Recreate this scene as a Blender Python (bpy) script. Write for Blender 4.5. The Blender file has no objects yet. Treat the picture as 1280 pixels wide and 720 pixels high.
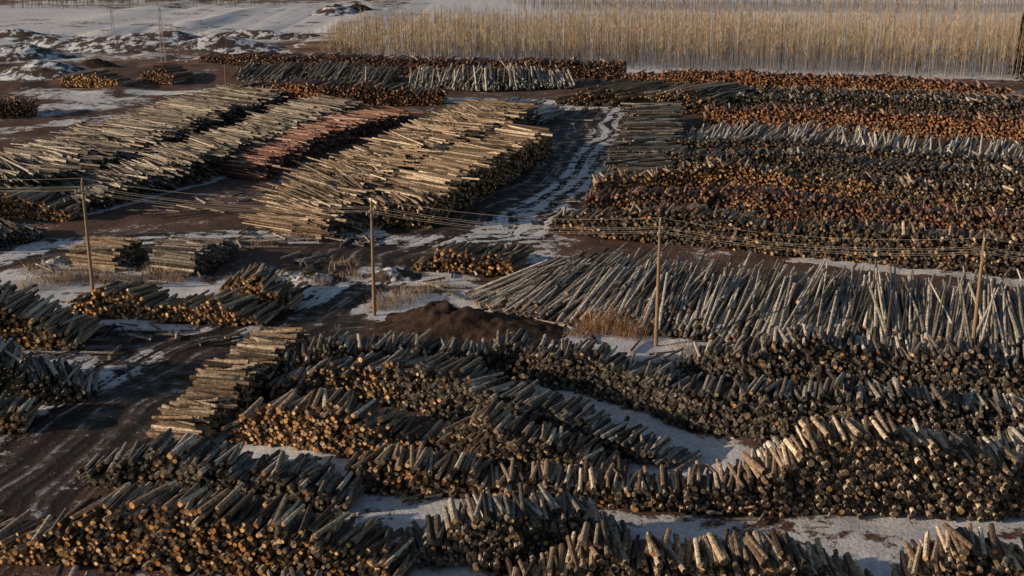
import bpy, math, numpy as np
rng=np.random.default_rng(7)
sc=bpy.context.scene
# ---------------------------------------------------------------- camera
H=32.0; FPX=1500.0; PITCH=math.radians(16.7)
cam=bpy.data.cameras.new("camera"); co=bpy.data.objects.new("camera",cam); sc.collection.objects.link(co)
co.location=(0,0,H); co.rotation_euler=(math.pi/2-PITCH,0,0)
cam.sensor_width=36; cam.lens=36*FPX/1280; cam.clip_end=8000; cam.clip_start=1
sc.camera=co
def G(u,v):
    """survey: point on the flat yard (z=0) for a surveyed bearing"""
    cp,sp=math.cos(PITCH),math.sin(PITCH)
    b=360-v
    d=(u-640, FPX*cp+b*sp, -FPX*sp+b*cp)
    t=-H/d[2]
    return np.array([d[0]*t,d[1]*t])
# ---------------------------------------------------------------- light
EL=math.radians(14.5); TS=np.array([-0.97,-0.21]); TS/=np.linalg.norm(TS)
sund=bpy.data.lights.new("sun",'SUN'); sund.energy=4.8; sund.angle=math.radians(0.6); sund.color=(1,0.78,0.56)
so=bpy.data.objects.new("sun",sund); sc.collection.objects.link(so)
from mathutils import Vector
tosun=Vector((TS[0]*math.cos(EL),TS[1]*math.cos(EL),math.sin(EL)))
so.rotation_euler=tosun.to_track_quat('Z','Y').to_euler(); so.location=(-100,-40,60)
w=bpy.data.worlds.new("World"); sc.world=w; w.use_nodes=True
nt=w.node_tree; bg=nt.nodes['Background']
sky=nt.nodes.new('ShaderNodeTexSky'); sky.sky_type='NISHITA'; sky.sun_disc=False
sky.sun_elevation=EL; sky.sun_rotation=math.atan2(TS[0],TS[1])
nt.links.new(sky.outputs[0],bg.inputs[0]); bg.inputs[1].default_value=0.085
sc.view_settings.view_transform='Standard'
try: sc.view_settings.look='None'
except: pass
# ---------------------------------------------------------------- materials
class NB:
    def __init__(s,name):
        s.m=bpy.data.materials.new(name); s.m.use_nodes=True; s.t=s.m.node_tree; s.n=s.t.nodes; s.l=s.t.links
        s.b=s.n['Principled BSDF']; s.b.inputs['Roughness'].default_value=0.9
        s.b.inputs['Specular IOR Level'].default_value=0.15
    def node(s,t,**k):
        n=s.n.new(t)
        for a,b in k.items(): setattr(n,a,b)
        return n
    def noise(s,scale,detail=4,rough=.6,vec=None):
        n=s.n.new('ShaderNodeTexNoise'); n.inputs['Scale'].default_value=scale; n.inputs['Detail'].default_value=detail; n.inputs['Roughness'].default_value=rough
        if vec is not None: s.l.new(vec,n.inputs['Vector'])
        return n.outputs['Fac']
    def math(s,op,a,b=None,c=None,clamp=False):
        n=s.n.new('ShaderNodeMath'); n.operation=op; n.use_clamp=clamp
        for i,x in enumerate((a,b,c)):
            if x is None: continue
            if isinstance(x,(int,float)): n.inputs[i].default_value=x
            else: s.l.new(x,n.inputs[i])
        return n.outputs[0]
    def ramp(s,x,a,b,lo=0,hi=1):
        n=s.n.new('ShaderNodeMapRange'); n.interpolation_type='SMOOTHSTEP'
        s.l.new(x,n.inputs[0]); n.inputs[1].default_value=a; n.inputs[2].default_value=b; n.inputs[3].default_value=lo; n.inputs[4].default_value=hi
        return n.outputs[0]
    def mix(s,f,a,b,mode='MIX'):
        n=s.n.new('ShaderNodeMix'); n.data_type='RGBA'; n.blend_type=mode
        for i,x in ((0,f),(6,a),(7,b)):
            if isinstance(x,(int,float)): n.inputs[i].default_value=x
            elif isinstance(x,tuple): n.inputs[i].default_value=(*x,1)
            else: s.l.new(x,n.inputs[i])
        return n.outputs[2]
    def attr(s,name):
        n=s.n.new('ShaderNodeAttribute'); n.attribute_name=name; return n
    def pos(s):
        return s.n.new('ShaderNodeNewGeometry').outputs['Position']
    def mapped(s,p,sc_):
        m=s.n.new('ShaderNodeMapping'); m.inputs['Scale'].default_value=sc_; s.l.new(p,m.inputs[0]); return m.outputs[0]
    def bump(s,h,st,dist=.1):
        n=s.n.new('ShaderNodeBump'); n.inputs['Strength'].default_value=st; n.inputs['Distance'].default_value=dist
        s.l.new(h,n.inputs['Height']); s.l.new(n.outputs[0],s.b.inputs['Normal'])
    def col(s,c): s.l.new(c,s.b.inputs['Base Color'])
# logs
M=NB("log_wood"); a=M.attr('Col'); p=M.pos()
n1=M.noise(5,2,.7,p); c=M.mix(1.0,a.outputs['Color'],M.mix(M.ramp(n1,.3,.7),(.45,.45,.45),(1.4,1.4,1.4)),'MULTIPLY')
geo=M.n.new('ShaderNodeNewGeometry'); sx=M.node('ShaderNodeSeparateXYZ'); M.l.new(geo.outputs['Normal'],sx.inputs[0])
up=M.ramp(sx.outputs[2],.45,.85)
sn=M.math('ADD',M.noise(.5,2,.6,p),a.outputs['Alpha']); sn=M.ramp(sn,.92,1.05)
sn=M.math('MULTIPLY',sn,up)
M.col(M.mix(sn,c,(.58,.61,.66))); LOGM=M.m
# ---------------------------------------------------------------- mesh helper
def mesh_np(name,verts,faces_list,cols=None,mat=None,smooth=False):
    me=bpy.data.meshes.new(name)
    me.vertices.add(len(verts)); me.vertices.foreach_set('co',np.asarray(verts,np.float32).ravel())
    loops=np.concatenate([f.ravel() for f in faces_list]); tot=np.concatenate([np.full(len(f),f.shape[1]) for f in faces_list])
    st=np.concatenate([[0],np.cumsum(tot)[:-1]])
    me.loops.add(len(loops)); me.loops.foreach_set('vertex_index',loops.astype(np.int32))
    me.polygons.add(len(tot)); me.polygons.foreach_set('loop_start',st.astype(np.int32))
    me.polygons.foreach_set('use_smooth',np.full(len(tot),smooth))
    me.update(calc_edges=True)
    if cols is not None:
        at=me.attributes.new('Col','FLOAT_COLOR','FACE'); at.data.foreach_set('color',np.concatenate(cols).astype(np.float32).ravel())
    if mat: me.materials.append(mat)
    o=bpy.data.objects.new(name,me); sc.collection.objects.link(o); return o
def log_geo(C,D,L,r0,r1,cs,ce,ns=6,ring=False):
    N=len(C); D=D/np.linalg.norm(D,axis=1,keepdims=True)
    b=np.cross(np.array([0,0,1.]),D); b/=np.linalg.norm(b,axis=1,keepdims=True); c=np.cross(D,b)
    ang=np.arange(ns)/ns*2*math.pi; ph=rng.uniform(0,6.28,N)
    A=ang[None]+ph[:,None]; off=(np.cos(A)[...,None]*b[:,None]+np.sin(A)[...,None]*c[:,None])
    e0=C-D*L[:,None]/2; e1=C+D*L[:,None]/2
    V0=e0[:,None]+off*r0[:,None,None]; V1=e1[:,None]+off*r1[:,None,None]
    idx=np.arange(ns); nx=(idx+1)%ns
    if ring:
        V2=e0[:,None]+off*r0[:,None,None]*.86
        V=np.concatenate([V0,V1,V2],1).reshape(-1,3); m=3*ns
    else:
        V=np.concatenate([V0,V1],1).reshape(-1,3); m=2*ns
    base=(np.arange(N)*m)[:,None]
    q=np.stack([idx,nx,nx+ns,idx+ns],1)
    Q=(base[:,:,None]+q[None]).reshape(-1,4)
    CQ=np.repeat(cs,ns,0)
    e1f=base+(idx+ns)[None,:]
    FL=[Q]; CL=[CQ]
    if ring:
        rq=np.stack([idx,idx+2*ns,nx+2*ns,nx],1)
        FL.append((base[:,:,None]+rq[None]).reshape(-1,4)); dk=ce.copy(); dk[:,:3]=cs[:,:3]*.45; CL.append(np.repeat(dk,ns,0))
        e0f=base+(idx+2*ns)[None,:][:, ::-1]
    else: e0f=base+idx[None,:][:, ::-1]
    FL+= [np.concatenate([e0f,e1f])]; CL+=[np.concatenate([ce,ce])]
    return V,FL,CL
def smooth_noise(s,wl,amp):
    n=int(s.max()/wl)+3; k=rng.normal(0,amp,n); return np.interp(s/wl,np.arange(n),k)
BARK=dict(
 grey=np.array([[.20,.172,.142],[.30,.262,.218],[.12,.105,.09],[.48,.42,.35],[.06,.052,.045]]),
 pale=np.array([[.35,.315,.27],[.46,.42,.365],[.22,.197,.165],[.62,.565,.485],[.09,.08,.068]]),
 tan =np.array([[.26,.19,.13],[.37,.285,.20],[.15,.11,.075],[.60,.49,.36],[.075,.057,.043]]),
 red =np.array([[.28,.155,.115],[.36,.215,.165],[.19,.10,.075],[.48,.34,.27],[.09,.052,.04]]))
FRESH=np.array([[.54,.265,.092],[.62,.36,.155],[.44,.205,.075],[.30,.15,.06],[.64,.44,.24],[.15,.08,.042]])
RUST=np.array([[.40,.18,.08],[.48,.24,.11],[.32,.135,.06],[.22,.105,.055],[.50,.31,.18],[.12,.065,.04]])
OLD=np.array([[.085,.072,.06],[.13,.108,.085],[.05,.043,.038],[.21,.165,.125],[.032,.028,.025]])
NL=0
def curve(pts,hs,rough):
    P=np.array([G(*q) for q in pts]); seg=np.linalg.norm(np.diff(P,axis=0),axis=1); S=np.concatenate([[0],np.cumsum(seg)])
    ST=S[-1]; hs=np.array(hs,float); hp=np.linspace(0,1,len(hs)) if len(hs)!=len(pts) else S/ST
    ss=np.arange(0,ST,.15); wob=smooth_noise(ss,3.5,rough*.5)+smooth_noise(ss,1.2,rough*.35)
    return P,S,ST,hs,hp,ss,wob
def frame(P,S,s,into):
    fx=np.interp(s,S,P[:,0]); fy=np.interp(s,S,P[:,1])
    e=1.5; tx=np.interp(s+e,S,P[:,0])-np.interp(s-e,S,P[:,0]); ty=np.interp(s+e,S,P[:,1])-np.interp(s-e,S,P[:,1])
    ch=P[-1]-P[0]; ch/=np.linalg.norm(ch); tl=np.hypot(tx,ty)+1e-6; tx=.4*tx/tl+.6*ch[0]; ty=.4*ty/tl+.6*ch[1]
    nx,ny=-ty,tx; mn=np.array([nx.mean(),ny.mean()]); ref={'away':(0,1),'left':(-1,0),'right':(1,0)}[into]
    if mn@np.array(ref)<0: nx,ny=-nx,-ny
    return fx,fy,np.arctan2(ny,nx)
def colours(N,bark,fresh,s,ST):
    sidec=BARK[bark][rng.choice(5,N,p=[.28,.24,.2,.13,.15])]*rng.uniform(.7,1.2,(N,1))
    fr=np.interp(s/ST,np.linspace(0,1,len(np.atleast_1d(fresh))),np.atleast_1d(fresh).astype(float))
    FR=RUST if bark=='red' else FRESH
    ec=np.where((rng.random(N)<fr)[:,None],FR[rng.integers(0,6,N)],OLD[rng.integers(0,5,N)])*rng.uniform(.65,1.2,(N,1))
    return sidec,ec
def stack(pts,hs,L=2.6,r=.145,fresh=0.0,bark='grey',snow=.2,into='away',skew=0,jit=.22,yaw=7,ns=6,taper=.9,rough=.3,batter=.1,ring=False,name='log_pile',hk=1.0):
    global NL
    P,S,ST,hs,hp,ss,wob=curve(pts,hs,rough); hs=hs*hk
    maxh=hs.max()*1.25+.6; dz=r*1.78; px=2*r*1.04
    s=[];z=[];
    for k in range(int(maxh/dz)+1):
        a=np.arange(0,ST,px)+(k%2)*px/2; s.append(a); z.append(np.full(len(a),r*.7+k*dz))
    s=np.concatenate(s); z=np.concatenate(z); s=s+rng.normal(0,r*.18,len(s)); 
    h=np.interp(s/ST,hp,hs)+np.interp(s,ss,wob)
    keep=z+r<h+.1; s,z,h=s[keep],z[keep],h[keep]
    topd=(h-z)
    ne=int(ST/(2*r)*.55); se=rng.uniform(0,ST,ne); he=np.interp(se/ST,hp,hs)+np.interp(se,ss,wob); k2=he>.5
    se,he=se[k2],he[k2]; s=np.concatenate([s,se]); z=np.concatenate([z+smooth_noise(s[:len(z)]*0+z*7+s[:len(z)],2.0,.05)+rng.normal(0,r*.18,len(z)),he+rng.uniform(-.1,.28,len(se))]); topd=np.concatenate([topd,np.full(len(se),0.)])
    N=len(s); top=topd<dz*1.6
    fx,fy,an=frame(P,S,s,into)
    an=an+math.radians(skew)+smooth_noise(s,6,math.radians(yaw*.5)); cen=an
    an=an+np.where(top,rng.normal(0,math.radians(yaw*1.25),N),rng.normal(0,math.radians(1.8),N))
    pj=np.where(top,rng.normal(0,.07 if L<5 else .02,N),0)
    D=np.stack([np.cos(an)*np.cos(pj),np.sin(an)*np.cos(pj),np.sin(pj)],1)
    Ls=L*rng.uniform(.88,1.1,N); 
    if L>7: Ls=L*rng.uniform(.6,1.1,N)
    ax=rng.normal(0,jit,N)*np.where(top,1.5,.8)+z*batter+np.interp(s,ss,smooth_noise(ss,2.5,.18))
    C=np.stack([fx+np.cos(cen)*(L/2+ax),fy+np.sin(cen)*(L/2+ax),z],1)
    rr=r*np.clip(rng.lognormal(-.05,.2,N),.5,1.4)
    sidec,ec=colours(N,bark,fresh,s,ST)
    one=np.full((N,1),snow)
    V,F,CC=log_geo(C,D,Ls,rr,rr*taper,np.hstack([sidec,one]),np.hstack([ec,one*0]),ns,ring)
    NL+=N
    return mesh_np(name,V,F,CC,LOGM)
def slope_pile(pts,hs,L=10,run=3.0,r=.15,fresh=.1,bark='pale',snow=.1,into='away',skews=(0,0),yaw=7,dens=9,ns=7,lr=(.6,1.1),name='log_pile'):
    """long stems lying down the side of a heap: top ends ragged, butts staggered on the slope"""
    global NL
    P,S,ST,hs,hp,ss,wob=curve(pts,hs,.5)
    N=int(ST*dens/(2*r)/2.2); s=rng.uniform(0,ST,N); h=np.clip(np.interp(s/ST,hp,hs)+np.interp(s,ss,wob)*.6,.3,None)
    fx,fy,an=frame(P,S,s,into)
    an=an+np.interp(s/ST,np.linspace(0,1,len(skews)),np.radians(skews))+smooth_noise(s,4,math.radians(yaw*.6)); cen=an
    an=an+rng.normal(0,math.radians(yaw),N)
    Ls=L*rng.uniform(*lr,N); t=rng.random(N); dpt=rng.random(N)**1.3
    x0=t*run*rng.uniform(.2,1.0,N)
    zs=lambda x: np.clip(x/(run*1.6),0,1)**.8
    z0=.15+h*zs(x0)*(1-dpt*.8); z1=.15+h*(1-dpt*.85)+rng.normal(0,.12,N)
    slope=(z1-z0)/Ls; pj=np.clip(slope,-.02,.5)+rng.normal(0,.02,N)
    D=np.stack([np.cos(an)*np.cos(pj),np.sin(an)*np.cos(pj),np.sin(pj)],1)
    base=np.stack([fx+np.cos(cen)*x0,fy+np.sin(cen)*x0,z0],1); C=base+D*Ls[:,None]/2
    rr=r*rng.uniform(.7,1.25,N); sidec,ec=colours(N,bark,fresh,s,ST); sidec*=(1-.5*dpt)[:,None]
    one=np.full((N,1),snow)
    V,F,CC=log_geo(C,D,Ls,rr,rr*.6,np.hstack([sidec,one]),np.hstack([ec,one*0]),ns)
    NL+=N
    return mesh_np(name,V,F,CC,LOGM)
# ---------------------------------------------------------------- foreground stacks
n=dict(ns=8,ring=True,hk=1.12)
stack([(-60,690),(0,702),(150,714),(330,722),(505,730)],[.9,1.4,3.3,3.1,2.5,.7],fresh=[.8,.9,.8,.5],bark='tan',snow=.06,skew=-10,**n)
stack([(-40,808),(480,822)],[1.2,2.0,1.6,2.2,1.4],fresh=.3,**n)
stack([(100,606),(260,622),(435,640)],[.8,2.3,2.1,.6],fresh=.15,bark='grey',snow=.15,**n)
stack([(193,552),(262,498),(335,440)],[1.3,2.4,2.1,1.9],into='right',fresh=.7,bark='tan',L=3.4,yaw=8,snow=.1,**n)
stack([(283,550),(420,570),(540,572),(640,590),(775,602)],[.9,2.8,2.7,.9,2.6,1.7,.5],fresh=[.97,.97,.85,.1,.05,.03],snow=.12,skew=-8,bark='tan',**n)
stack([(335,504),(450,502),(520,518),(700,562),(850,592)],[.8,2.1,2.6,2.8,2.6,2.0,1.2,.5],fresh=[.95,.9,.1,.05,.03,.03,0.03],snow=.15,skew=-5,**n)
stack([(315,488),(500,478),(640,476),(740,497),(850,533),(950,555),(1100,562),(1300,572)],[.8,2.9,2.4,2.1,2.5,2.5,2.3,2.9,3.2,2.8,2.4],fresh=[.25,.04,.03,.03,.03],snow=.15,**n)
stack([(430,609),(600,627),(760,636),(950,646),(1100,646),(1320,648)],[1.0,1.8,1.1,1.4,1.1,1.6,3.6,4.2,3.0,2.8],fresh=[.45,.3,.2,.06,.03,.03],bark='tan',snow=.06,**n)
stack([(940,602),(1020,604),(1320,610)],[.5,2.0,1.4,2.3,2.0,3],fresh=.04,bark='pale',**n)
stack([(830,475),(950,503),(1100,508),(1320,532)],[.8,2.8,4.5,3.6,3.8,2.8],fresh=.08,snow=.15,**n)
stack([(900,520),(1000,530),(1120,540),(1320,548)],[.5,1.4,.9,1.9,1.2,1.8],fresh=.05,bark='tan',snow=.2,**n)
stack([(512,708),(620,712),(790,694)],[1.0,2.8,2.7,.8],fresh=.15,snow=.12,**n)
stack([(640,766),(900,778),(1105,766)],[1.2,2.9,2.4,2.6,.8],fresh=.12,snow=.12,bark='tan',**n)
stack([(1125,754),(1330,764)],[1.0,2.8,2.0,2.3],fresh=.25,bark='tan',snow=.1,**n)
# left edge
stack([(-90,436),(0,434),(95,438)],[4.4,3.4,.8],fresh=.45,bark='tan',L=5,snow=.1,yaw=8,ns=8)
stack([(-90,508),(0,508),(120,502)],[4.0,3.2,.6],fresh=.15,bark='grey',L=5,yaw=10,skew=12,ns=8)
stack([(-80,542),(35,540)],[2.2,1.1],fresh=.6,bark='tan',ns=8)
stack([(85,390),(200,402),(325,408)],[.7,2.2,1.4,1.9,.7],fresh=.85,bark='tan',L=3.4,skew=-8,ns=8)
stack([(275,380),(362,391)],[1.6,2.7,.8],fresh=.75,bark='tan',L=4,skew=12,ns=8)
stack([(150,338),(182,322)],[1.4,2.0],into='left',fresh=.2,bark='tan',L=5,yaw=9)
stack([(248,344),(292,320)],[1.8,2.4,1.4],into='left',fresh=.0,bark='grey',L=5,yaw=9)
stack([(-60,318),(52,300)],[2.6,.8],fresh=.05,bark='grey',L=5)
# left-centre long-log piles
lg=dict(jit=.9,yaw=8,taper=.55,rough=.5,r=.125)
stack([(92,270),(250,228),(350,188),(452,143)],[1.8,2.8,2.8,3.0,2.4],into='left',fresh=.05,bark='grey',L=11,skew=-30,snow=.18,**lg)
stack([(-120,292),(60,254),(170,206),(280,162),(355,131)],[2.6,3.2,2.6,3.0,2.2],into='left',fresh=.1,bark='grey',L=17,skew=-32,snow=.12,**lg)
stack([(-60,270),(88,276)],[2.6,2.4,.9],fresh=.95,bark='tan',L=5)
stack([(325,226),(410,186),(515,152)],[1.6,2.4,2.6,1.6],into='left',fresh=.4,bark='red',L=8,skew=-20,jit=.6,yaw=9,taper=.7,snow=.08,r=.13)
slope_pile([(455,292),(520,250),(590,205),(665,155)],[3.8,4.2,4.0,3.0],L=12,run=4,into='left',bark='tan',skews=(-12,-24,-30),yaw=8,dens=11,lr=(.5,1.15),fresh=.3,snow=.05,r=.13)
stack([(405,300),(470,264),(540,226),(610,188),(660,150)],[1.6,3.2,3.4,3.4,2.6],into='left',fresh=.3,bark='tan',L=11,skew=-25,snow=.1,**lg)
stack([(545,282),(610,242),(690,192)],[3.0,3.6,3.2],into='left',fresh=.97,bark='tan',L=9,skew=-22,jit=.4,taper=.85,yaw=6,r=.15,snow=.05)
stack([(470,284),(543,284)],[2.2,2.8],fresh=.7,bark='tan',L=5,skew=15,jit=.5)
stack([(575,150),(675,156)],[2.0,2.6,1.6],fresh=.0,bark='pale',L=12,snow=.5,jit=.8)
# right block
stack([(515,338),(642,343)],[.8,1.9,1.6],fresh=.85,bark='tan',L=4,jit=.4,skew=-10)
slope_pile([(575,370),(610,392),(700,408),(900,430),(1000,440),(1340,468)],[2.4,3.4,3.6,3.6,3.9,3.9,4.2,4.2],L=11,run=5.5,fresh=.2,bark='pale',skews=(-35,-14,-3,0,2,0),yaw=6,dens=17,snow=.05,r=.145)
q=dict(L=3.4,r=.155,hk=1.15,jit=.25)
stack([(685,290),(850,307),(1000,321),(1340,355)],[1.4,2.9,2.5,2.9,3.1],fresh=.12,snow=.12,bark='tan',**q)
stack([(730,266),(900,273),(1340,314)],[1.6,2.9,2.4,2.9],fresh=.4,bark='red',snow=.15,**q)
stack([(742,244),(900,241),(1000,246),(1340,280)],[1.6,3.0,2.1,2.8],fresh=[.97,.9,.15,.1],snow=.12,bark='tan',**q)
stack([(800,214),(1000,224),(1340,253)],[2,2.9,2.4,2.9],fresh=.06,snow=.18,**q)
stack([(820,196),(1000,206),(1340,236)],[2,2.7,2.4,2.8],fresh=.06,snow=.18,**q)
slope_pile([(850,183),(1000,194),(1340,226)],[2,3.4,3.2,3.6],L=9,run=4,bark='pale',snow=.35,dens=11,yaw=8,r=.18)
stack([(880,160),(1000,164),(1340,182)],[3,3.6,3.4,3.6],fresh=.95,bark='red',snow=.08,L=4,r=.17)
stack([(880,138),(1340,156)],[2.6,3.4,3.0],fresh=.08,L=4,snow=.18,r=.17)
stack([(860,128),(1340,145)],[2.6,3.0,3.0],fresh=.1,L=4,snow=.25,r=.17)
stack([(808,138),(892,145)],[3,3.8,3],fresh=.4,bark='tan',L=18,jit=.8,taper=.7,r=.16,snow=.08)
stack([(760,243),(775,190),(790,150)],[1.4,2.8,2.8],into='right',fresh=.3,bark='grey',L=8,skew=22,jit=.7,yaw=9,r=.14)
stack([(690,131),(776,134)],[1.2,3.2,2.4],fresh=.3,bark='tan',L=20,jit=.8,skew=-20,taper=.7,r=.16,snow=.08)
stack([(780,110),(1000,117),(1262,126)],[2.6,3.8,3.4,3.6,2.0],fresh=.95,bark='red',L=5,snow=.05,r=.18)
slope_pile([(510,112),(610,116),(720,111)],[3,4.4,4,2.6],L=12,run=5,bark='pale',snow=.2,dens=10,r=.18)
slope_pile([(285,104),(480,109)],[3,4,3],L=12,run=5,bark='grey',snow=.25,dens=10,r=.18)
stack([(285,124),(400,133),(552,131)],[2.0,3.6,3.6,2.0],fresh=.95,bark='red',L=7,r=.17,snow=.05)
stack([(250,88),(500,93),(780,99)],[3,3.6,3.2,3.5],fresh=.4,bark='red',L=7,snow=.05,r=.18)
stack([(78,108),(150,111)],[1.6,3,1.2],fresh=.95,bark='tan',L=6,r=.17,snow=.05)
stack([(-50,150),(45,146)],[3.5,2.0],fresh=.8,bark='red',L=8,r=.17,snow=.05)
stack([(178,104),(218,106)],[2,3,2],fresh=.5,bark='red',L=6,r=.17)
# loose stems and offcuts dropped on the yard between the piles
def scatter(u,v,R,nn,L,bark):
    c=G(u,v); a=rng.uniform(0,6.28,nn); rr=R*np.sqrt(rng.random(nn)); an=rng.uniform(0,3.14)+rng.normal(0,.5,nn)
    D=np.stack([np.cos(an),np.sin(an),rng.normal(0,.02,nn)],1); C=np.stack([c[0]+np.cos(a)*rr,c[1]+np.sin(a)*rr,rng.uniform(.08,.25,nn)],1)
    sc_,ec=colours(nn,bark,.4,np.zeros(nn),1.); o=np.full((nn,1),.15)
    V,F,CC=log_geo(C,D,L*rng.uniform(.4,1.1,nn),rng.uniform(.06,.15,nn),rng.uniform(.05,.12,nn),np.hstack([sc_,o]),np.hstack([ec,o*0]),7)
    mesh_np("scattered_logs",V,F,CC,LOGM)
for u,v,R,k,L in [(215,335,4,22,4),(120,345,3,12,3),(380,330,4,16,3),(450,300,3,14,4),(560,352,4,16,4),(640,402,4,14,3),(720,430,5,14,3),(600,452,6,18,3),(150,425,4,12,3),(250,425,3,10,2.5),(70,455,2.5,12,3),(530,615,1.6,8,1.8),(700,655,3,8,2),(960,655,3,8,2),(480,690,2,8,2),(250,585,3,10,2),(380,585,2,8,2),(300,300,5,16,5),(230,262,5,14,5),(330,245,4,10,5),(700,250,2,6,2),(860,445,4,10,3),(240,180,5,10,5),(700,150,4,10,5),(120,160,8,16,6),(60,200,6,12,6),(230,130,8,14,5),(60,340,3,14,3),(165,352,3,12,2.5),(330,350,3,10,2.5)]:
    scatter(u,v,R,k,L,'grey')
print("LOGS",NL)
# ---------------------------------------------------------------- ground
def axis(lo,hi,st,far):
    a=list(np.arange(lo,hi+st,st)); x=a[-1]; d=st
    while x<far: d*=1.25; x+=d; a.append(x)
    x=a[0]; d=st; b=[]
    while x>-far: d*=1.25; x-=d; b.append(x)
    return np.array(b[::-1]+a)
X=axis(-125,125,.7,5000); Y=axis(35,310,.7,6000); Y=Y[Y>-300]
gx,gy=np.meshgrid(X,Y); gp=np.stack([gx.ravel(),gy.ravel()],1)
def poly_dist(P):
    best=np.full(len(gp),1e9); lat=np.zeros(len(gp))
    for a,b in zip(P[:-1],P[1:]):
        d=b-a; l=np.linalg.norm(d); t=np.clip(((gp-a)@d)/l/l,0,1); q=a+t[:,None]*d; v=gp-q; dist=np.hypot(v[:,0],v[:,1])
        sg=(d[0]*v[:,1]-d[1]*v[:,0])/l
        m=dist<best; best[m]=dist[m]; lat[m]=sg[m]
    return best,lat
def sm(x): x=np.clip(x,0,1); return x*x*(3-2*x)
road=np.zeros(len(gp)); lat=np.zeros(len(gp)); snow=np.zeros(len(gp))
roads=[([(-200,760),(0,600),(130,510),(250,440),(350,400),(420,355),(460,318),(520,300)],7.0),
       ([(-100,345),(60,308),(200,300),(400,296),(600,292)],4.5),
       ([(480,300),(600,290),(655,250),(700,215),(745,165),(775,120),(790,100)],8.5),
       ([(-200,440),(150,420),(400,408)],4)]
for pts,wd in roads:
    P=np.array([G(*q) for q in pts]); d,l=poly_dist(P); m=sm((wd*1.15-d)/(wd*.4)); u=m>road; road[u]=m[u]; lat[u]=l[u]
def sn_line(pts,wd,amt):
    global snow
    P=np.array([G(*q) for q in pts]); d,l=poly_dist(P); snow=np.maximum(snow,amt*sm((wd*1.4-d)/(wd*.9)))
for pts,wd,amt in [
 ([(100,266),(250,226),(300,204)],2,.95),([(640,298),(690,255),(725,220),(755,185),(785,130)],4.2,.64),([(600,292),(650,262)],2,.7),
 ([(570,360),(640,400),(760,424),(960,445)],2.6,.8),([(700,435),(980,452),(1280,470)],2,.7),([(470,345),(560,350),(480,385),(560,392)],3.5,.66),
 ([(20,350),(130,345),(60,385)],5,.70),([(330,345),(400,360),(350,378)],3.4,.8),([(0,325),(60,305),(150,300)],2.2,.8),([(420,280),(480,300),(580,300)],3,.68),
 ([(690,490),(740,510),(800,535),(860,560),(930,590)],3.0,.76),([(770,560),(850,580),(900,600)],3,.78),([(430,628),(620,640)],2,.74),([(760,655),(900,665),(1050,662)],2.2,.64),([(1100,655),(1280,645)],1.8,.6),([(1050,690),(1290,680)],2.,.55),
 ([(990,488),(1070,495)],1.8,.9),([(320,560),(450,580)],1.8,.8),([(230,550),(300,520)],2,.65),([(1180,690),(1290,690)],2,.65),([(1080,700),(1120,720)],2,.8),([(480,720),(560,725)],2.5,.8),([(40,505),(130,470),(60,440)],2.6,.66),
 ([(140,402),(240,412)],1.4,.8),([(180,460),(190,440)],1.5,.6),([(650,430),(740,440)],1.5,.7),([(380,300),(300,290),(180,300)],2.5,.68),([(190,340),(250,372),(310,350)],3,.68),
 ([(620,515),(720,545)],1.2,.8),([(560,580),(640,600)],1,.7),([(440,470),(560,462),(700,470)],1.5,.55),
 ([(690,262),(740,264)],1.5,.6),([(860,186),(1280,212)],2,.8),([(1000,324),(1280,352)],2,.75),([(700,135),(800,128)],4,.75),([(560,125),(690,128)],4,.75),
 ([(150,240),(250,215)],1.5,.7),([(320,215),(400,180)],2,.6),([(60,115),(150,128),(40,140)],8,.6),([(180,115),(290,118)],5,.62),
 ([(0,165),(100,150),(200,140)],4,.55),([(700,300),(640,330),(680,360)],3,.5),([(440,640),(500,690)],3,.55),
 ([(350,400),(300,425)],2,.45),([(0,560),(80,520)],2,.44),
 ([(520,84),(900,88),(1290,96)],8,.9)]:
    sn_line(pts,wd,amt)
farf=sm((gp[:,1]-255)/60)
snow=np.maximum(snow,.30)
lf=sm((-38-gp[:,0]/1.0)/12)
band=.44+.32*sm((gp[:,1]-350)/30)-.36*sm((gp[:,1]-530)/30)*lf
snow=np.where(gp[:,1]>262,np.maximum(snow*(1-farf),farf*band),snow)
fz=sm((gp[:,1]-268)/10)*sm((gp[:,0]+50)/15); snow=np.maximum(snow,fz*.85)
def vnoise(x,y,s,seed):
    r=np.random.default_rng(seed); T=r.random((64,64)); xi=x/s; yi=y/s; x0=np.floor(xi).astype(int); y0=np.floor(yi).astype(int); fx=xi-x0; fy=yi-y0; fx=fx*fx*(3-2*fx); fy=fy*fy*(3-2*fy)
    g=lambda a,b:T[a%64,b%64]
    return (g(x0,y0)*(1-fx)+g(x0+1,y0)*fx)*(1-fy)+(g(x0,y0+1)*(1-fx)+g(x0+1,y0+1)*fx)*fy
gz=(vnoise(gp[:,0],gp[:,1],6,1)-.5)*.35+(vnoise(gp[:,0],gp[:,1],2,2)-.5)*.22
gz*=(1-.75*road)
fl=sm((gp[:,1]-215)/30)*sm((-35-gp[:,0])/15)*sm((900-gp[:,1])/200)
gz+=fl*(np.maximum(0,vnoise(gp[:,0],gp[:,1]*.8,18,3)-.55)*5+np.maximum(0,vnoise(gp[:,0]*.6,gp[:,1],7,31)-.5)*2.5)
gz-=.05
V=np.stack([gp[:,0],gp[:,1],gz],1); ny_,nx_=gx.shape
I=np.arange(ny_*nx_).reshape(ny_,nx_); F=np.stack([I[:-1,:-1],I[:-1,1:],I[1:,1:],I[1:,:-1]],-1).reshape(-1,4)
M=NB("ground_mud_and_snow"); p=M.pos()
ar=M.attr('road').outputs['Fac']; asn=M.attr('snow').outputs['Fac']; al=M.attr('lat').outputs['Fac']; af=M.attr('far').outputs['Fac']
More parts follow.
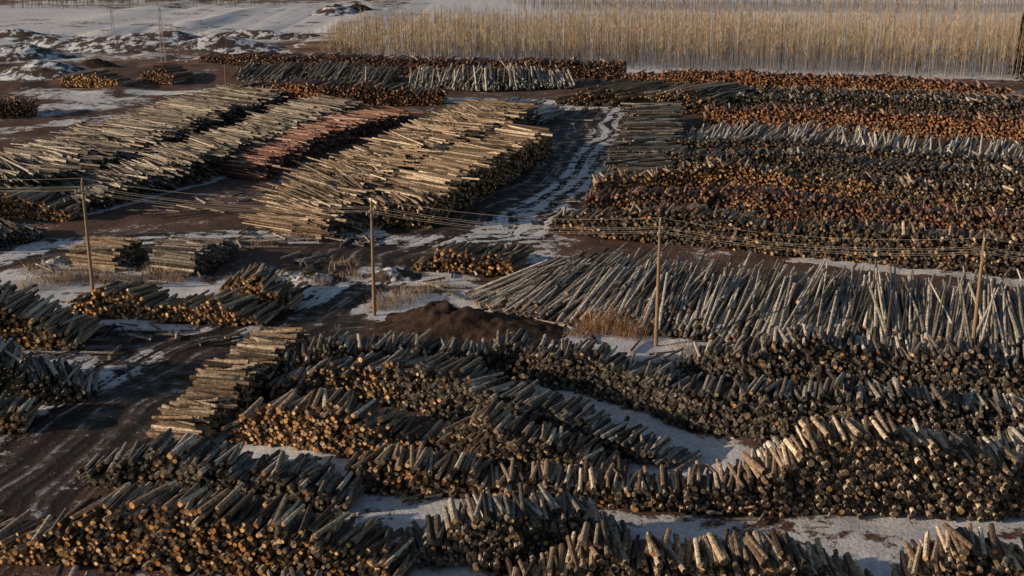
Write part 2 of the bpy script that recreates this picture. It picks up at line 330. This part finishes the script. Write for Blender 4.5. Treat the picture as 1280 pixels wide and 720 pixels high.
nb=M.noise(.12,5,.6,p); nm=M.noise(.7,5,.65,p); nf=M.noise(4,4,.7,p); nfar=M.noise(1,5,.62,M.mapped(p,(.016,.05,1)))
mud=M.mix(M.ramp(nb,.35,.65),(.08,.04,.03),(.13,.073,.053)); mud=M.mix(M.ramp(nm,.35,.7),mud,(.05,.032,.026))
mud=M.mix(M.ramp(nf,.45,.75),mud,(.21,.14,.105))
mud=M.mix(M.math('MULTIPLY',af,M.ramp(nfar,.42,.60)),mud,(.28,.21,.145))
# ruts: irregular, wandering and broken up
lw=M.math('ADD',al,M.math('MULTIPLY',M.noise(.06,2,.5,p),7.0)); lw=M.math('ADD',lw,M.math('MULTIPLY',nm,.3))
tr=M.math('SINE',M.math('MULTIPLY',lw,2.7)); tr2=M.math('SINE',M.math('MULTIPLY',lw,8.7))
brk=M.ramp(M.noise(.22,3,.6,p),.40,.58)
trk=M.math('ADD',M.math('MULTIPLY',tr,.62),M.math('MULTIPLY',M.math('MULTIPLY',tr2,brk),.5)); trk=M.math('ADD',trk,M.math('MULTIPLY_ADD',nm,2.6,-1.3)); trk=M.math('ADD',trk,M.math('MULTIPLY_ADD',nf,1.6,-.8))
rc=M.mix(M.ramp(trk,-.8,1.1),(.022,.017,.015),(.085,.06,.05))
rc=M.mix(M.ramp(trk,.55,1.15,0,.75),rc,(.32,.33,.36))
base=M.mix(ar,mud,rc)
sf=M.math('ADD',asn,M.math('MULTIPLY_ADD',nm,1.25,-.625)); sf=M.math('ADD',sf,M.math('MULTIPLY_ADD',nb,1.0,-.5)); sf=M.math('ADD',sf,M.math('MULTIPLY_ADD',nf,.55,-.275))
sf=M.math('ADD',sf,M.math('MULTIPLY',af,M.math('MULTIPLY_ADD',nfar,1.6,-.8)))
sf=M.math('SUBTRACT',sf,M.math('MULTIPLY',M.math('MULTIPLY',ar,M.ramp(trk,.2,-.5)),.25))
sf=M.ramp(sf,.43,.58)
snc=M.mix(M.ramp(nf,.35,.75),(.70,.72,.76),(.44,.43,.42)); snc=M.mix(M.ramp(nm,.45,.7,0,.6),snc,(.38,.34,.31))
M.col(M.mix(sf,base,snc))
M.l.new(M.math('MULTIPLY_ADD',M.math('MULTIPLY',ar,M.ramp(nm,.4,.6)),-.5,.9),M.b.inputs['Roughness'])
hh=M.math('ADD',M.math('MULTIPLY',nf,.5),M.math('MULTIPLY',sf,.8)); hh=M.math('ADD',hh,M.math('MULTIPLY',M.math('MULTIPLY',trk,ar),.3)); M.bump(hh,.8,.15)
GROUND=M.m
g=mesh_np("ground",V,[F],None,GROUND,True)
for nme,arr in (('road',road),('snow',snow),('lat',lat),('far',farf)):
    at=g.data.attributes.new(nme,'FLOAT','POINT'); at.data.foreach_set('value',arr.astype(np.float32))
# ---------------------------------------------------------------- dirt mounds
M=NB("dark_soil"); p=M.pos(); n1=M.noise(1.2,6,.7,p)
M.col(M.mix(M.ramp(n1,.35,.7),(.025,.016,.012),(.075,.044,.031))); M.bump(n1,1,.2); SOIL=M.m
M=NB("snowy_soil"); p=M.pos(); n1=M.noise(.35,6,.7,p); M.col(M.mix(M.ramp(n1,.48,.56),(.07,.05,.04),(.6,.63,.68))); M.bump(n1,1,.3); SSOIL=M.m
def mound(u,v,rx,ry,h,mat,rot=0,seed=0):
    c=G(u,v); k=70; t=np.linspace(-1,1,k); a,b=np.meshgrid(t,t); R=np.hypot(a,b)
    n=vnoise((a.ravel()+7)*rx,(b.ravel()+5)*ry,rx*.28,seed+9).reshape(a.shape); n2=vnoise((a.ravel()+7)*rx,(b.ravel()+5)*ry,.5,seed+19).reshape(a.shape); n3=vnoise((a.ravel()+7)*rx,(b.ravel()+5)*ry,1.3,seed+29).reshape(a.shape)
    q=np.clip(1.05-R*(.8+.5*n),0,1); q=q*q*(3-2*q)
    z=h*q*(.6+.55*n)+((n2-.4)*.3+(n3-.4)*.5*min(1,h/2))*np.clip(1.3-R*1.5,0,1)-.2
    ca,sa=math.cos(rot),math.sin(rot); x=a*rx*ca-b*ry*sa; y=a*rx*sa+b*ry*ca
    I=np.arange(k*k).reshape(k,k); F=np.stack([I[:-1,:-1],I[:-1,1:],I[1:,1:],I[1:,:-1]],-1).reshape(-1,4)
    V=np.stack([x.ravel()+c[0],y.ravel()+c[1],z.ravel()],1)
    mesh_np("dirt_mound",V,[F],None,mat,True)
mound(545,404,5,5,1.9,SOIL,0,1); mound(635,416,7,4.5,1.35,SOIL,0,2); mound(585,410,8,5,1.6,SOIL,0,5)
mound(60,95,16,14,4,SSOIL,0,3); mound(180,60,40,18,5,SSOIL,0,4); mound(25,72,16,12,4,SSOIL,0,6); mound(390,350,3,3,1,SSOIL,0,7); mound(90,60,22,12,4,SSOIL,0,61)
mound(420,18,14,16,4,SSOIL,0,8); mound(445,16,12,12,4,SOIL,0,81); mound(320,78,25,10,3,SSOIL,0,9); mound(490,345,3.5,3,1,SSOIL,0,10); mound(200,98,10,6,3,SOIL,0,11); mound(270,62,25,12,4,SSOIL,0,12); mound(120,85,8,6,2.5,SOIL,0,13)
mound(240,335,2.5,2,1.1,SOIL,0,14); mound(70,330,2.5,2,.9,SSOIL,0,15); mound(20,50,30,10,3,SSOIL,0,16); mound(330,48,35,8,2.5,SSOIL,0,17)
# ---------------------------------------------------------------- bare tree groves
M=NB("bare_branches"); a=M.attr('Col'); M.col(a.outputs['Color']); TW=M.m
def grove(name,xy,hmean,ntw,seed,wt=.06,tint=(.60,.46,.30),tmin=.16):
    r=np.random.default_rng(seed); N=len(xy); h=hmean*r.uniform(.82,1.12,N)*(1+.08*np.sin(xy[:,0]*.11+xy[:,1]*.05)); 
    lean=r.normal(0,.02,(N,2))
    top=np.stack([xy[:,0]+lean[:,0]*h,xy[:,1]+lean[:,1]*h,h],1); bot=np.stack([xy[:,0],xy[:,1],np.zeros(N)-.2],1)
    an=np.arange(3)/3*6.283; off=np.stack([np.cos(an),np.sin(an),np.zeros(3)],1)
    tv=np.concatenate([bot[:,None]+off[None]*.10,top[:,None]+off[None]*.02],1).reshape(-1,3)
    i=np.arange(3); j=(i+1)%3; q=np.stack([i,j,j+3,i+3],1); TQ=((np.arange(N)*6)[:,None,None]+q[None]).reshape(-1,4)
    tc=np.repeat(np.hstack([np.array([[.38,.31,.24]])*r.uniform(.5,1.3,(N,1)),np.ones((N,1))]),3,0)
    n=N*ntw; k=np.repeat(np.arange(N),ntw); t=r.beta(1.8,1.5,n)*(.98-tmin)+tmin
    b=bot[k]+(top[k]-bot[k])*t[:,None]; L=((1.12-t)*r.uniform(1.2,3.4,n)+.5)*np.minimum(1,h[k]/12)
    az=r.uniform(0,6.283,n); el=r.uniform(.8,1.4,n); d=np.stack([np.cos(az)*np.cos(el),np.sin(az)*np.cos(el),np.sin(el)],1)
    s=r.normal(0,1,(n,3)); s=np.cross(d,s); s/=np.linalg.norm(s,axis=1,keepdims=True)
    v2=b+d*L[:,None]
    wv=np.stack([b-s*wt/2,b+s*wt/2,v2],1).reshape(-1,3); WF=np.arange(n*3).reshape(-1,3)+len(tv)
    wc=np.array([tint])*r.uniform(.65,1.25,(n,1))*np.repeat(r.uniform(.78,1.2,(N,1))*np.clip(r.normal(1,.05,(N,3)),.8,1.2),ntw,0); wc=np.hstack([wc,np.ones((n,1))])
    return mesh_np(name,np.concatenate([tv,wv]),[TQ,WF],[tc,wc],TW)
def rows(quad,sp1,sp2,seed,jit=.5,sl=.12,miss=.08):
    r=np.random.default_rng(seed); (x0,x1,y0f,y1)=quad
    a,b=np.meshgrid(np.arange(x0,x1,sp1),np.arange(0,y1,sp2)); a=a.ravel(); b=b.ravel(); y=b+y0f(a); a=a-b*sl
    xy=np.stack([a,y],1)+r.normal(0,jit,(len(a),2)); return xy[r.random(len(xy))>miss]
e0=G(390,80); e1=G(1300,99)
fr=lambda x: e0[1]+(x-e0[0])/(e1[0]-e0[0])*(e1[1]-e0[1])
xy=rows((e0[0]+3,170,fr,62),2.3,1.7,11,.6,.05,.16)
hm=8.5+4.2*np.clip((xy[:,0]-e0[0])/70,0,1); grove("bare_birch_grove",xy,hm,40,21,.055)
x2=rows((5,330,lambda x:500-x*.12,60),3.2,4,12,1.2); grove("bare_birch_grove",x2,13,30,22,.10)
x3=rows((-60,500,lambda x:720+0*x,60),4,6,13,1.5); grove("bare_birch_grove",x3,13,22,23,.16)
x4=rows((-330,-95,lambda x:525+.1*x,40),3.2,5,14,1.8,0,.35); grove("bare_birch_grove",x4,7,26,24,.13,(.26,.175,.115),.05)
x5=rows((-150,-48,lambda x:372+.05*x,5),3.0,2.5,15,1.8,0,.5); grove("bare_shrub_row",x5,2.6,16,25,.07,(.26,.18,.12),.02)
# ---------------------------------------------------------------- spruces
M=NB("spruce_needles"); a=M.attr('Col'); M.col(a.outputs['Color']); SP=M.m
def spruce(u,v,h,seed):
    r=np.random.default_rng(seed); c=G(u,v); n=3000; t=r.random(n)**.8; z=.06*h+t*h*.94; R=(1-t)*h*.17*(.6+.4*np.sin(z*5.5+r.normal(0,.4,n)))+.1
    az=r.uniform(0,6.283,n); rad=R*r.uniform(.25,1,n); b=np.stack([c[0]+np.cos(az)*rad,c[1]+np.sin(az)*rad,z-rad*.35],1)
    d=np.stack([np.cos(az),np.sin(az),-.4+r.normal(0,.3,n)],1); s=np.cross(d,r.normal(0,1,(n,3))); s/=np.linalg.norm(s,axis=1,keepdims=True)
    v=np.stack([b-s*.2,b+s*.2,b+d*r.uniform(.4,1.0,(n,1))],1).reshape(-1,3)
    an=np.arange(6)/6*6.283; tb=np.stack([c[0]+np.cos(an)*.2,c[1]+np.sin(an)*.2,an*0-.2],1); tt=np.stack([c[0]+np.cos(an)*.02,c[1]+np.sin(an)*.02,an*0+h],1)
    i=np.arange(6); j=(i+1)%6; q=np.stack([i,j,j+6,i+6],1)+len(v)
    cc=np.hstack([np.array([[.03,.034,.022]])*r.uniform(.5,1.6,(n,1)),np.ones((n,1))])
    mesh_np("spruce_tree",np.concatenate([v,tb,tt]),[np.arange(n*3).reshape(-1,3),q],[cc,np.tile([[.08,.05,.03,1]],(6,1))],SP)
for i,(u,v,h) in enumerate([(1274,94,14),(1288,101,17),(1306,96,18),(1280,84,15),(1310,103,17)]): spruce(u,v,h,i)
# ---------------------------------------------------------------- dry bushes
def bush(u,v,R,h,nst,seed,colr=(.36,.22,.13)):
    r=np.random.default_rng(seed); c=G(u,v); n=nst; az=r.uniform(0,6.28,n); rr=R*np.sqrt(r.random(n))*r.uniform(.6,1.4,n); b=np.stack([c[0]+np.cos(az)*rr,c[1]+np.sin(az)*rr*.8,np.zeros(n)-.05],1)
    d=np.stack([r.normal(0,.35,n),r.normal(0,.35,n),np.ones(n)],1); L=h*r.uniform(.3,1.1,n)*(1-.4*np.minimum(1,(rr/R))**2)
    s=np.cross(d,r.normal(0,1,(n,3))); s/=np.linalg.norm(s,axis=1,keepdims=True); v=np.stack([b-s*.02,b+s*.02,b+d*L[:,None]],1).reshape(-1,3)
    t=r.uniform(.3,.9,n)[:,None]; b2=b+d*L[:,None]*t; d2=d+r.normal(0,.7,(n,3)); v2=np.stack([b2-s*.016,b2+s*.016,b2+d2*L[:,None]*.4],1).reshape(-1,3)
    V=np.concatenate([v,v2]); cc=np.hstack([np.array([colr])*r.uniform(.6,1.4,(2*n,1)),np.ones((2*n,1))])
    mesh_np("dry_bush",V,[np.arange(len(V)).reshape(-1,3)],[cc],TW)
for i,(u,v,R,h,k) in enumerate([(755,412,2.2,2.4,420),(785,420,1.6,1.8,260),(735,418,1.2,1.5,160),(490,378,2.2,1.4,300),(520,368,2,1.2,260),(475,385,1.2,1.1,140),(545,360,2,1.0,220),(70,352,2.6,1.6,350),(95,348,2.2,1.4,300),(195,345,2,1.4,260),(215,350,1.6,1.3,200),(130,352,1.8,1.2,200),(400,355,1.4,1.1,150),(370,297,1.8,1.1,170),(330,303,1.5,1,130),(45,340,2,1.2,180),(715,422,1.2,.9,110),(850,436,1.5,.8,120),(940,446,1.5,.8,120),(430,330,1.5,.9,120),(30,362,2,1.3,180),(235,330,1.6,1.2,150),(160,350,1.5,1.0,140),(440,345,1.5,1.0,140)]):
    bush(u,v,R,h,k,100+i,(.34,.2,.11) if i<3 else (.36,.26,.17))
# ---------------------------------------------------------------- utility poles and wires
M=NB("weathered_pole_wood"); p=M.pos(); nn=M.noise(1,5,.6,M.mapped(p,(8,8,.6))); M.col(M.mix(nn,(.14,.09,.055),(.38,.26,.16))); POLE=M.m
M=NB("insulator_ceramic"); M.b.inputs['Base Color'].default_value=(.5,.5,.48,1); M.b.inputs['Roughness'].default_value=.3; INS=M.m
M=NB("wire_metal"); M.b.inputs['Base Color'].default_value=(.3,.27,.24,1); WIRE=M.m
M=NB("galvanised_steel"); M.b.inputs['Base Color'].default_value=(.3,.3,.3,1); STEEL=M.m
def tube(name,p0,p1,r0,r1,mat,ns=10):
    p0=np.array(p0,float);p1=np.array(p1,float); d=p1-p0; L=np.linalg.norm(d); d/=L; up=np.array([0,0,1.]) if abs(d[2])<.9 else np.array([1.,0,0]); b=np.cross(up,d); b/=np.linalg.norm(b); c=np.cross(d,b)
    an=np.arange(ns)/ns*6.28318; off=np.cos(an)[:,None]*b+np.sin(an)[:,None]*c
    V=np.concatenate([p0+off*r0,p1+off*r1]); i=np.arange(ns); j=(i+1)%ns
    return mesh_np(name,V,[np.stack([i,j,j+ns,i+ns],1),np.stack([i[::-1],i+ns])],None,mat)
bases=[G(-262,330),G(116,362),G(468,393),G(820,429),G(1212,466)]
bases.append(bases[-1]+(bases[-1]-bases[-2])); PH=10.2; atts=[]
for b in bases:
    e=bpy.data.objects.new("utility_pole",None); sc.collection.objects.link(e); e.location=(b[0],b[1],0)
    ph=PH+rng.uniform(-.2,.2); ln=rng.uniform(-.12,.12); parts=[tube("shaft",(0,0,-.5),(ln,0,ph),.17,.11,POLE)]
    dirn=bases[-1]-bases[0]; dirn/=np.linalg.norm(dirn); cr=np.array([-dirn[1],dirn[0]])
    parts.append(tube("crossarm",(ln-cr[0]*1.1+.0,-cr[1]*1.1-.15,ph-.9),(ln+cr[0]*1.1,cr[1]*1.1-.15,ph-.9),.07,.07,POLE,6))
    parts.append(tube("brace",(ln,-.15,ph-1.7),(ln+cr[0]*.7,cr[1]*.7-.15,ph-.95),.03,.03,STEEL,6))
    parts.append(tube("brace",(ln,-.15,ph-1.7),(ln-cr[0]*.7,-cr[1]*.7-.15,ph-.95),.03,.03,STEEL,6))
    A=[]
    for t in (-1,-.45,.45,1):
        q=(ln+cr[0]*t,cr[1]*t-.15,ph-.84); parts.append(tube("insulator",q,(q[0],q[1],q[2]+.2),.06,.045,INS,8)); A.append((b[0]+q[0],b[1]+q[1],q[2]+.2))
    q=(ln,0,ph); parts.append(tube("insulator",q,(ln,0,ph+.25),.06,.045,INS,8)); A.append((b[0]+ln,b[1],ph+.25))
    for o in parts: o.parent=e
    atts.append(A)
WV=[];WF=[];off=0
for A,B in zip(atts[:-1],atts[1:]):
    for a,b in zip(A,B):
        a=np.array(a);b=np.array(b); k=25; t=np.linspace(0,1,k)[:,None]; c=a+(b-a)*t; c[:,2]-=(4*t*(1-t)*.75)[:,0]
        ring=np.array([[0,0,.011],[0,.01,-.006],[0,-.01,-.006]]); V=(c[:,None]+ring[None]).reshape(-1,3)
        i=np.arange(k-1)[:,None]*3; j=np.arange(3)[None]; jn=(j+1)%3
        WF.append(np.stack([i+j,i+jn,i+3+jn,i+3+j],-1).reshape(-1,4)+off); WV.append(V); off+=len(V)
mesh_np("power_line_wires",np.concatenate(WV),[np.concatenate(WF)],None,WIRE)
def mast(u,v,h,w=1.2):
    b=G(u,v); e=bpy.data.objects.new("lattice_mast",None); sc.collection.objects.link(e); e.location=(b[0],b[1],0); P=[]
    cs=[(-1,-1),(1,-1),(1,1),(-1,1)]; lv=8
    f=lambda k,t:(cs[k][0]*w*(1-t*.8)/2,cs[k][1]*w*(1-t*.8)/2,t*h)
    for k in range(4):
        P.append(tube("leg",f(k,0),f(k,1),.07,.05,STEEL,5))
        for l in range(lv): P.append(tube("lattice_bar",f(k,l/lv),f((k+1)%4,(l+1)/lv),.03,.03,STEEL,4))
    for z,a in((.95,2.2),(.82,2.8)): P.append(tube("arm",(-a,0,h*z),(a,0,h*z),.06,.06,STEEL,5))
    for o in P:o.parent=e
mast(205,84,14); mast(143,60,12)
def small_pole(u,v,h):
    b=G(u,v); e=bpy.data.objects.new("yard_post",None); sc.collection.objects.link(e); e.location=(b[0],b[1],0)
    for o in (tube("shaft",(0,0,-.3),(0,0,h),.14,.09,POLE,8),tube("crossarm",(-.8,0,h-.5),(.8,0,h-.5),.05,.05,POLE,6)): o.parent=e
small_pole(283,118,6); small_pole(613,112,5); small_pole(225,84,7)
